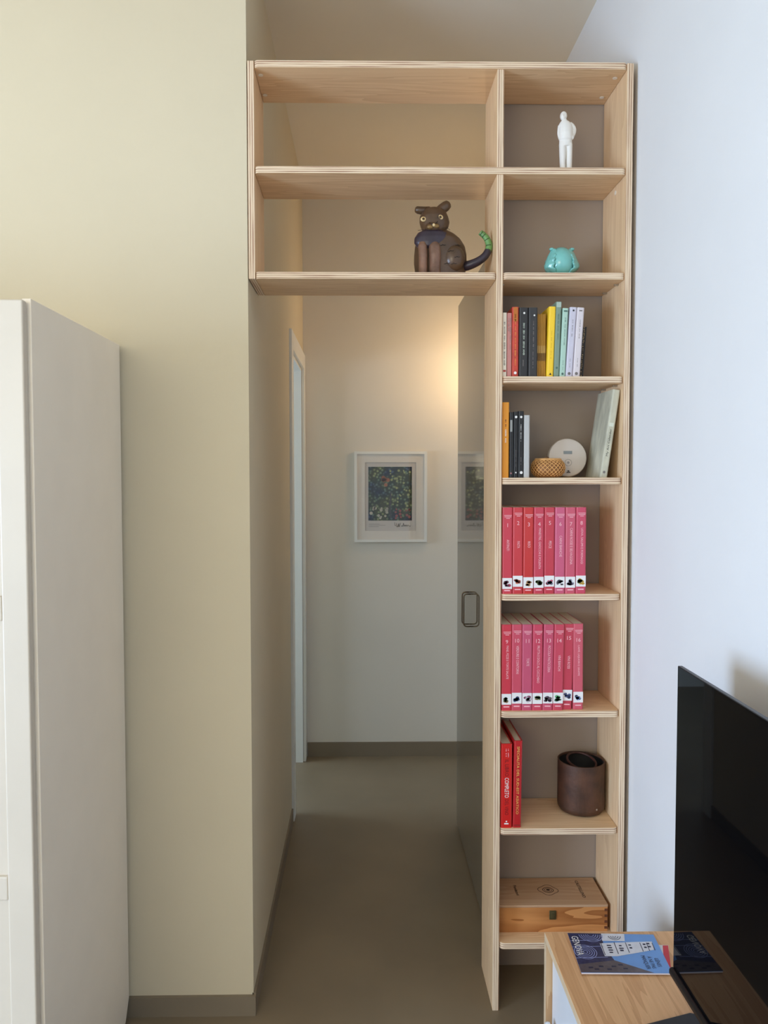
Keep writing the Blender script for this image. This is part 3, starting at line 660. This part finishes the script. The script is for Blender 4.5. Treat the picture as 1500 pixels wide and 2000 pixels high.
for k in range(4):
    obj('joint_finger', bx(x1-.0088, x1+.0003, y0b-.0004, y0b+.009, z+.008+k*.017, z+.0155+k*.017), M_END, wb)
lid = obj('lid', bx(x0-.001, x1+.001, y0b-.001, y1b+.001, z+HB-.007, z+HB), M_LID, wb, bevel=.001)
lo = (wb.location)
I_BURN = mat('burnt wood mark', (62, 38, 24), .8)
zt = HB+.0004
def lp(x, y): return (x-lo.x, y-lo.y, zt)
text('lettering', 'CASTELLINO', I_BURN, lid, lp(.948, .128), (0, -1, 0), (1, 0, 0), length=.092, height=.0095, bold=.015)
text('lettering', 'Fondatori', I_BURN, lid, lp(.758, .124), (0, -1, 0), (1, 0, 0), length=.054, height=.0090, bold=.03)
def rosette(r, wob, cx=.852, cy=.125):
    return [(cx+r*(1+wob*math.cos(4*2*PI*i/64+.6))*math.cos(2*PI*i/64), cy+.95*r*(1+wob*math.cos(4*2*PI*i/64+.6))*math.sin(2*PI*i/64), z+HB) for i in range(64)]
b = B(); tube(b, rosette(.027, .10), .0009, 6, True); tube(b, rosette(.015, .05), .0011, 6, True); tube(b, rosette(.010, .08), .0008, 6, True)
bmesh.ops.scale(b, vec=(1, 1, .5), space=Matrix.Translation((0, 0, -(z+HB))), verts=b.verts)
disc(b, (.852, .125, z+HB+.0005), .0055, 14, 'z'); obj('emblem', b, I_BURN, lid)
M_BRASS = mat('aged brass', (96, 88, 58), .45, metal=.6, var=.2, vscale=80)
lt = obj('latch', bx(.8365, .8565, y0b-.004, y0b, z+.037, z+.063), M_BRASS, wb, bevel=.002)
obj('latch_tongue', bx(.8415, .8515, y0b-.0065, y0b-.004, z+.042, z+.060), M_BRASS, lt, bevel=.001)

# ------------------------------------------------------------------ framed print in the hall
fx0, fx1, fz0, fz1 = .268, .647, 1.137, 1.610; fy = YB
fr = thing('framed_print', 'white framed leaf pattern print hanging on the hall end wall', 'picture', ((fx0+fx1)/2, fy, (fz0+fz1)/2))
fwid = .014; D0 = .018
def miter(a0, a1, c0, c1, horiz):
    pass
for pts in ([(fx0, fz0), (fx1, fz0), (fx1-fwid, fz0+fwid), (fx0+fwid, fz0+fwid)], [(fx1, fz0), (fx1, fz1), (fx1-fwid, fz1-fwid), (fx1-fwid, fz0+fwid)],
            [(fx1, fz1), (fx0, fz1), (fx0+fwid, fz1-fwid), (fx1-fwid, fz1-fwid)], [(fx0, fz1), (fx0, fz0), (fx0+fwid, fz0+fwid), (fx0+fwid, fz1-fwid)]):
    obj('frame_bar', prism(B(), pts, 'y', fy-D0, fy-.001), M_WHITE, fr)
M_MAT = mat('picture mount', (228, 220, 208), .8); M_SHEET = mat('print paper', (205, 198, 190), .8)
mx0, mx1, mz0, mz1 = .3225, .590, 1.196, 1.553
b = B()
for a in ((fx0+fwid, fx1-fwid, mz1, fz1-fwid), (fx0+fwid, fx1-fwid, fz0+fwid, mz0), (fx0+fwid, mx0, mz0, mz1), (mx1, fx1-fwid, mz0, mz1)):
    box(b, a[0], a[1], fy-.010, fy-.007, a[2], a[3])
obj('mount', b, M_MAT, fr)
obj('print_sheet', bx(mx0-.002, mx1+.002, fy-.0065, fy-.005, mz0-.002, mz1+.002), M_SHEET, fr)
# generic printed foliage
m = bpy.data.materials.new('foliage print'); m.use_nodes = True; nt = m.node_tree; bs = nt.nodes['Principled BSDF']; bs.inputs['Roughness'].default_value = .8
tc = nt.nodes.new('ShaderNodeTexCoord'); vo = nt.nodes.new('ShaderNodeTexVoronoi'); vo.inputs['Scale'].default_value = 62; nt.links.new(tc.outputs['Object'], vo.inputs['Vector'])
ns = nt.nodes.new('ShaderNodeTexNoise'); ns.inputs['Scale'].default_value = 11; nt.links.new(tc.outputs['Object'], ns.inputs['Vector'])
r1 = nt.nodes.new('ShaderNodeValToRGB'); e = r1.color_ramp.elements
e[0].position = .36; e[0].color = (*lin((58, 76, 108)), 1); e[1].position = .62; e[1].color = (*lin((126, 134, 94)), 1); x = e.new(.48); x.color = (*lin((86, 106, 92)), 1)
nt.links.new(ns.outputs['Fac'], r1.inputs[0])
r3 = nt.nodes.new('ShaderNodeValToRGB'); e = r3.color_ramp.elements; e[0].position = .18; e[0].color = (1.5, 1.5, 1.3, 1); e[1].position = .5; e[1].color = (.28, .30, .30, 1)
nt.links.new(vo.outputs['Distance'], r3.inputs[0])
mm = nt.nodes.new('ShaderNodeMix'); mm.data_type = 'RGBA'; mm.blend_type = 'MULTIPLY'; mm.inputs[0].default_value = 1
nt.links.new(r1.outputs[0], mm.inputs[6]); nt.links.new(r3.outputs[0], mm.inputs[7]); nt.links.new(mm.outputs[2], bs.inputs['Base Color'])
ix0, ix1, iz0, iz1 = .3405, .5680, 1.249, 1.530
img = obj('printed_image', bx(ix0, ix1, fy-.0068, fy-.0064, iz0, iz1), m, fr)
rn = random.Random(5)
def petals(n_, x0, x1, z0, z1, r0, r1_, m_, nm):
    b = B()
    for k in range(n_):
        cx, c_z, r = rn.uniform(x0, x1), rn.uniform(z0, z1), rn.uniform(r0, r1_)
        disc(b, (cx, fy-.0070, c_z), r, 9)
    obj(nm, b, m_, img, kind='stuff')
petals(13, ix0+.012, ix0+.10, iz0+.012, iz0+.07, .0055, .009, mat('cream petal print', (186, 180, 160), .8), 'printed_flowers')
petals(12, ix1-.085, ix1-.01, iz0+.01, iz0+.06, .005, .009, mat('dull rose print', (150, 84, 78), .8), 'printed_flowers')
petals(26, ix0+.11, ix1-.01, iz0+.07, iz1-.02, .004, .007, mat('olive leaf print', (150, 156, 104), .8), 'printed_leaves')
petals(6, ix0+.065, ix0+.11, iz1-.095, iz1-.055, .007, .012, mat('warm orange print', (160, 98, 66), .8), 'printed_fruit')
obj('printed_stem', prism(B(), [(.452, iz0+.015), (.462, iz0+.015), (.458, iz0+.07), (.462, iz0+.15), (.455, iz0+.15), (.449, iz0+.07)], 'y', fy-.0072, fy-.0069), mat('grey stem print', (72, 72, 74), .8), img)
sgn = [[(.478, 1.240), (.480, 1.222), (.484, 1.224)], [(.488, 1.236), (.489, 1.216), (.496, 1.222), (.499, 1.234), (.501, 1.216), (.508, 1.236)], [(.512, 1.218), (.516, 1.222), (.520, 1.219), (.524, 1.236), (.527, 1.219), (.532, 1.226), (.535, 1.219), (.539, 1.227), (.543, 1.219), (.548, 1.226), (.553, 1.221), (.558, 1.219), (.562, 1.222)]]
b = B()
for s in sgn: tube(b, catmull([(a, fy-.0070, c) for a, c in s], 4), .0010, 5)
obj('signature', b, I_K, fr)
b = B(); 
for k, (a, c) in enumerate(((.343, .40), (.343, .43), (.343, .395))): poly(b, [(a, fy-.0068, 1.232-k*.007), (c, fy-.0068, 1.232-k*.007), (c, fy-.0068, 1.2305-k*.007), (a, fy-.0068, 1.2305-k*.007)])
obj('caption_print', b, I_G, fr)
mg = bpy.data.materials.new('picture glass'); mg.use_nodes = True; nt = mg.node_tree
for n_ in list(nt.nodes): nt.nodes.remove(n_)
ou = nt.nodes.new('ShaderNodeOutputMaterial'); tr = nt.nodes.new('ShaderNodeBsdfTransparent'); gl = nt.nodes.new('ShaderNodeBsdfGlossy'); gl.inputs['Roughness'].default_value = .02
fn = nt.nodes.new('ShaderNodeLayerWeight'); fn.inputs[0].default_value = .5; ms = nt.nodes.new('ShaderNodeMixShader')
pw = nt.nodes.new('ShaderNodeMath'); pw.operation = 'POWER'; pw.inputs[1].default_value = 5.; nt.links.new(fn.outputs['Facing'], pw.inputs[0])
ad = nt.nodes.new('ShaderNodeMath'); ad.operation = 'MULTIPLY_ADD'; ad.inputs[1].default_value = .45; ad.inputs[2].default_value = .03; nt.links.new(pw.outputs[0], ad.inputs[0])
nt.links.new(ad.outputs[0], ms.inputs[0]); nt.links.new(tr.outputs[0], ms.inputs[1]); nt.links.new(gl.outputs[0], ms.inputs[2]); nt.links.new(ms.outputs[0], ou.inputs[0])
obj('glass_pane', bx(fx0+fwid*.9, fx1-fwid*.9, fy-.0125, fy-.0115, fz0+fwid*.9, fz1-fwid*.9), mg, fr)

# ------------------------------------------------------------------ cream wardrobe at the left
cxr, cxl, cyf, cyb, czt = -.337, -1.45, -.560, -.012, 1.842
wr = thing('wardrobe', 'tall cream wardrobe with panelled doors at the left edge', 'wardrobe', ((cxl+cxr)/2, (cyf+cyb)/2, 0))
side = [(cyf, 0), (-.075, 0), (-.045, .012), (cyb, .062), (cyb, czt), (cyf, czt)]
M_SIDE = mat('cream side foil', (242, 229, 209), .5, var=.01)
obj('side_panel', prism(B(), side, 'x', cxr-.018, cxr), M_SIDE, wr, bevel=.0015)
obj('side_panel', prism(B(), side, 'x', cxl, cxl+.018), M_SIDE, wr, bevel=.0015)
obj('top_panel', bx(cxl+.018, cxr-.018, cyf, cyb, czt-.022, czt-.004), M_SIDE, wr)
obj('bottom_panel', bx(cxl+.018, cxr-.018, cyf, cyb, .06, .078), M_SIDE, wr)
obj('back_panel', bx(cxl+.018, cxr-.018, cyb-.006, cyb, .078, czt-.022), M_SIDE, wr)
nd = 2; dwid = (cxr-.007-(cxl+.004))/nd
for k in range(nd):
    dx1 = cxr-.007-k*dwid; dx0 = dx1-dwid+.003; z0d, z1d = .03, czt-.006; st = .052; yd0, yd1 = cyf-.022, cyf-.003
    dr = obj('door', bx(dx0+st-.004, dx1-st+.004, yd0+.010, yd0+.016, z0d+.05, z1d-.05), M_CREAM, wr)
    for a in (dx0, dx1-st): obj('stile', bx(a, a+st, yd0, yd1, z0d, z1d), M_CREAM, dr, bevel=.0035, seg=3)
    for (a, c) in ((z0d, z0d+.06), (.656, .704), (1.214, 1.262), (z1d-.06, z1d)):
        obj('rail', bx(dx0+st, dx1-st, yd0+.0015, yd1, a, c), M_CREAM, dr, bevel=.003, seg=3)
    kx_ = dx0+.026 if k == 0 else dx1-.026
    obj('knob', ball(B(), (kx_, yd0-.014, .96), .014), M_WHITE, dr, smooth=True)

# ------------------------------------------------------------------ low television unit
ux0, ux1, uy1, uy0, uz = .7225, XR-.004, -.368, -1.98, .450; tt = .018
un = thing('tv_unit', 'low oak media unit with white doors along the right wall', 'cabinet', ((ux0+ux1)/2, (uy0+uy1)/2, 0))
M_OAKY = wood('oak top', (232, 186, 138), (196, 144, 98), 'y', 2.2, .4, .6, 24.); M_OAKZ = wood('oak side', (200, 164, 122), (172, 130, 88), 'z', 5, .45)
M_OAKE = mat('pale oak edge', (216, 190, 156), .5, var=.06, vscale=40)
b = B(); box(b, ux0, ux1, uy0, uy1, uz-tt, uz); b.normal_update()
for f in b.faces: f.material_index = 0 if abs(f.normal.z) > .5 else 1
obj('top_board', b, [M_OAKY, M_OAKE], un, bevel=.001)
for (a, c) in ((uy1-tt, uy1), (uy0, uy0+tt)):
    b = B(); box(b, ux0, ux1, a, c, 0, uz-tt); b.normal_update()
    for f in b.faces: f.material_index = 1 if f.normal.x < -.5 else 0
    obj('end_board', b, [M_OAKZ, M_OAKE], un)
obj('bottom_board', bx(ux0+.004, ux1, uy0+tt, uy1-tt, .06, .06+tt), M_OAKZ, un)
obj('back_panel', bx(ux1-.006, ux1, uy0+tt, uy1-tt, .078, uz-tt), M_WHITE, un)
M_DW = mat('glossy white door', (226, 230, 236), .25, var=.005)
dl = (uy1-tt-(uy0+tt))/3
for k in range(3):
    a = uy1-tt-.002-k*dl
    dr = obj('door', bx(ux0+.014, ux0+.030, a-dl+.003, a, .080, uz-tt-.003), M_DW, un, bevel=.0015)
    b = lathe(B(), [(.005, 0), (.005, .012), (.011, .014), (.012, .02), (.010, .024), (0, .025)], n=24)
    bmesh.ops.rotate(b, cent=(0, 0, 0), matrix=Matrix.Rotation(-PI/2, 3, 'Y'), verts=b.verts); bmesh.ops.translate(b, verts=b.verts, vec=(ux0+.014, a-.038, .268))
    obj('knob', b, M_DW, dr, smooth=True, auto=.7)

# ------------------------------------------------------------------ television
TX, TY1, TZ0, TZ1 = .913, -.624, .531, 1.131; TY0 = TY1-1.085
tv = thing('television', 'large black flat television standing on the media unit', 'television', (TX+.01, (TY0+TY1)/2, uz))
M_SCR = mat('black glossy screen', (5, 6, 9), .025, spec=.5, ior=1.26); M_TVB = mat('black plastic', (13, 13, 14), .45); M_TVE = mat('dark metal edge', (60, 60, 64), .35, metal=.6)
obj('screen', bx(TX, TX+.003, TY0+.002, TY1-.0015, TZ0+.006, TZ1-.0015), M_SCR, tv)
obj('frame', bx(TX+.0005, TX+.009, TY0, TY1, TZ0, TZ1), M_TVE, tv, bevel=.001)
obj('back_shell', bx(TX+.009, TX+.045, TY0+.2, TY1-.2, TZ0+.01, TZ0+.36), M_TVB, tv, bevel=.008)
obj('bottom_bezel', prism(B(), [(TX-.008, TZ0-.006), (TX-.006, TZ0-.010), (TX+.008, TZ0-.010), (TX+.010, TZ0+.002), (TX-.002, TZ0+.006), (TX-.008, TZ0+.002)], 'y', TY0, TY1+.001), M_TVB, tv, bevel=.0025)
for yc in (-.79, TY0+.165):
    b = prism(B(), [(.815, yc-.03), (.808, yc-.02), (.812, yc+.106), (.820, yc+.112), (.940, yc+.148), (.975, yc+.135), (.985, yc+.11), (.985, yc-.03)], 'z', uz+.0003, uz+.007)
    ft = obj('foot', b, M_TVB, tv, bevel=.002)
    obj('neck', bx(TX+.008, TX+.028, yc+.0, yc+.05, uz+.006, TZ0+.004), M_TVB, ft, bevel=.003)

# ------------------------------------------------------------------ magazine and leaflet
A0, A1, A2, A3 = Vector((.7632, -.5210, 0)), Vector((.9535, -.5265, 0)), Vector((.9640, -.3925, 0)), Vector((.7712, -.3835, 0))
MZ = uz+.0072
mag = thing('magazine', 'blue city guide magazine with a white tower on its cover', 'magazine', (.86, -.45, uz))
def uv(u, v, h=0.):
    p = A0*(1-u)*(1-v)+A1*u*(1-v)+A2*u*v+A3*(1-u)*v
    return (p.x, p.y, MZ+h)
def sheet(z0, z1, s=0.):
    return [(uv(a, c)[0], uv(a, c)[1]) for a, c in ((s, s), (1-s, s), (1-s, 1-s), (s, 1-s))]
obj('pages', prism(B(), sheet(0, 0, .006), 'z', uz+.0032, MZ-.0006), mat('magazine paper', (226, 214, 210), .6), mag)
M_SKY = mat('printed blue sky', (104, 152, 214), .3, var=.06, vscale=18); M_NAVY = mat('printed navy stone', (40, 46, 82), .3, var=.3, vscale=120); M_TOW = mat('printed white stone', (214, 216, 224), .3, var=.05, vscale=90)
cov = obj('cover', prism(B(), sheet(0, 0), 'z', MZ-.0006, MZ), M_SKY, mag)
def pp(name, pts, m_, h): return obj(name, poly(B(), [uv(a, c, h) for a, c in pts]), m_, cov)
pp('printed_facade', [(0, .18), (.42, .30), (.40, .42), (.37, .72), (.39, 1), (0, 1)], M_NAVY, .0002)
pp('printed_side_tower', [(.37, .80), (.63, .80), (.66, 1), (.39, 1)], M_TOW, .0003)
pp('printed_tower', [(.33, .40), (.47, .40), (.78, .52), (.92, .58), (.94, .80), (.72, .78), (.33, .73)], M_TOW, .0004)
pp('printed_house', [(0, 0), (.80, 0), (.42, .30), (0, .19)], mat('printed brown stone', (86, 78, 84), .3, var=.2, vscale=80), .0003)
I_NV = mat('navy ink', (30, 34, 62), .4); I_PB = mat('pale blue print', (140, 150, 196), .4)
def arcs(name, cu, cv_, radii, m_, h, a0=0, a1=2*PI):
    b = B()
    for r in radii:
        N = 28
        for i in range(N):
            aa, ab = a0+(a1-a0)*i/N, a0+(a1-a0)*(i+1)/N
            q4 = [(cu+rr*math.cos(x_), cv_+rr*1.42*math.sin(x_)) for rr, x_ in ((r, aa), (r, ab), (r+.008, ab), (r+.008, aa))]
            if all(0 < c < 1 and 0 < a < 1 for a, c in q4): poly(b, [uv(a, c, h) for a, c in q4])
    obj(name, b, m_, cov)
arcs('printed_arch', .13, .50, [.02, .045, .07, .095, .12], I_PB, .0005)
arcs('printed_arch', .26, .96, [.03, .055, .08, .105, .13], I_PB, .0005, PI, 2*PI)
arcs('printed_rose_window', .53, .93, [.015, .04, .065], I_NV, .0006, PI, 2*PI)
for (u0, v0, u1, v1) in ((.40, .48, .44, .51), (.40, .54, .45, .57), (.40, .60, .45, .63), (.40, .66, .45, .69), (.53, .53, .57, .57), (.53, .59, .58, .62), (.54, .66, .57, .69), (.65, .60, .68, .64), (.65, .68, .68, .71), (.82, .62, .85, .66), (.82, .70, .85, .74), (.87, .64, .90, .68), (.87, .72, .90, .76)):
    pp('printed_window', [(u0, v0), (u1, v0), (u1, v1), (u0, v1)], I_NV, .0006)
for u_ in (.335, .49, .62, .785, .86, .925): pp('printed_course', [(u_, .42+.2*(u_-.33)*1.2), (u_+.008, .42+.2*(u_-.33)*1.2), (u_+.012, .76), (u_+.004, .76)], I_NV, .0007)
for v_ in (.34, .62, .78): pp('printed_stripe', [(.0, v_), (.36, v_+.03), (.36, v_+.042), (.0, v_+.012)], I_PB, .0004)
for (u_, v_) in ((.10, .1), (.22, .13), (.36, .13), (.16, .06), (.30, .06), (.48, .08), (.44, .17)): pp('printed_window', [(u_, v_), (u_+.05, v_), (u_+.05, v_+.035), (u_, v_+.035)], I_NV, .0005)
lo = Vector(mag.location)
RD = (A0-A3).normalized(); UD = (A1-A0).normalized()
def lpos(u, v): 
    p = Vector(uv(u, v, .0009)) - lo; return p
text('title', 'GENOVA', I_W, cov, lpos(.065, .66), RD, UD, length=.068, height=.0150)
for s, u_, ln in (('GÊNES', .90, .029), ('À NE PAS', .83, .040), ('MANQUER', .755, .045)):
    text('subtitle', s, I_NV, cov, lpos(u_, .255), RD, UD, length=ln, height=.0105)
lf = thing('leaflet', 'red and white leaflet lying under the blue magazine', 'leaflet', (.93, -.44, uz))
lq = [(.80, -.505), (.955, -.512), (.985, -.425), (.83, -.415)]
obj('sheet', prism(B(), lq, 'z', uz+.0003, uz+.0028), mat('leaflet white', (226, 222, 222), .5), lf)
obj('red_panel', prism(B(), [(.945, -.505), (.957, -.511), (.984, -.426), (.972, -.426)], 'z', uz+.0028, uz+.0031), mat('leaflet red', (206, 50, 62), .45), lf)
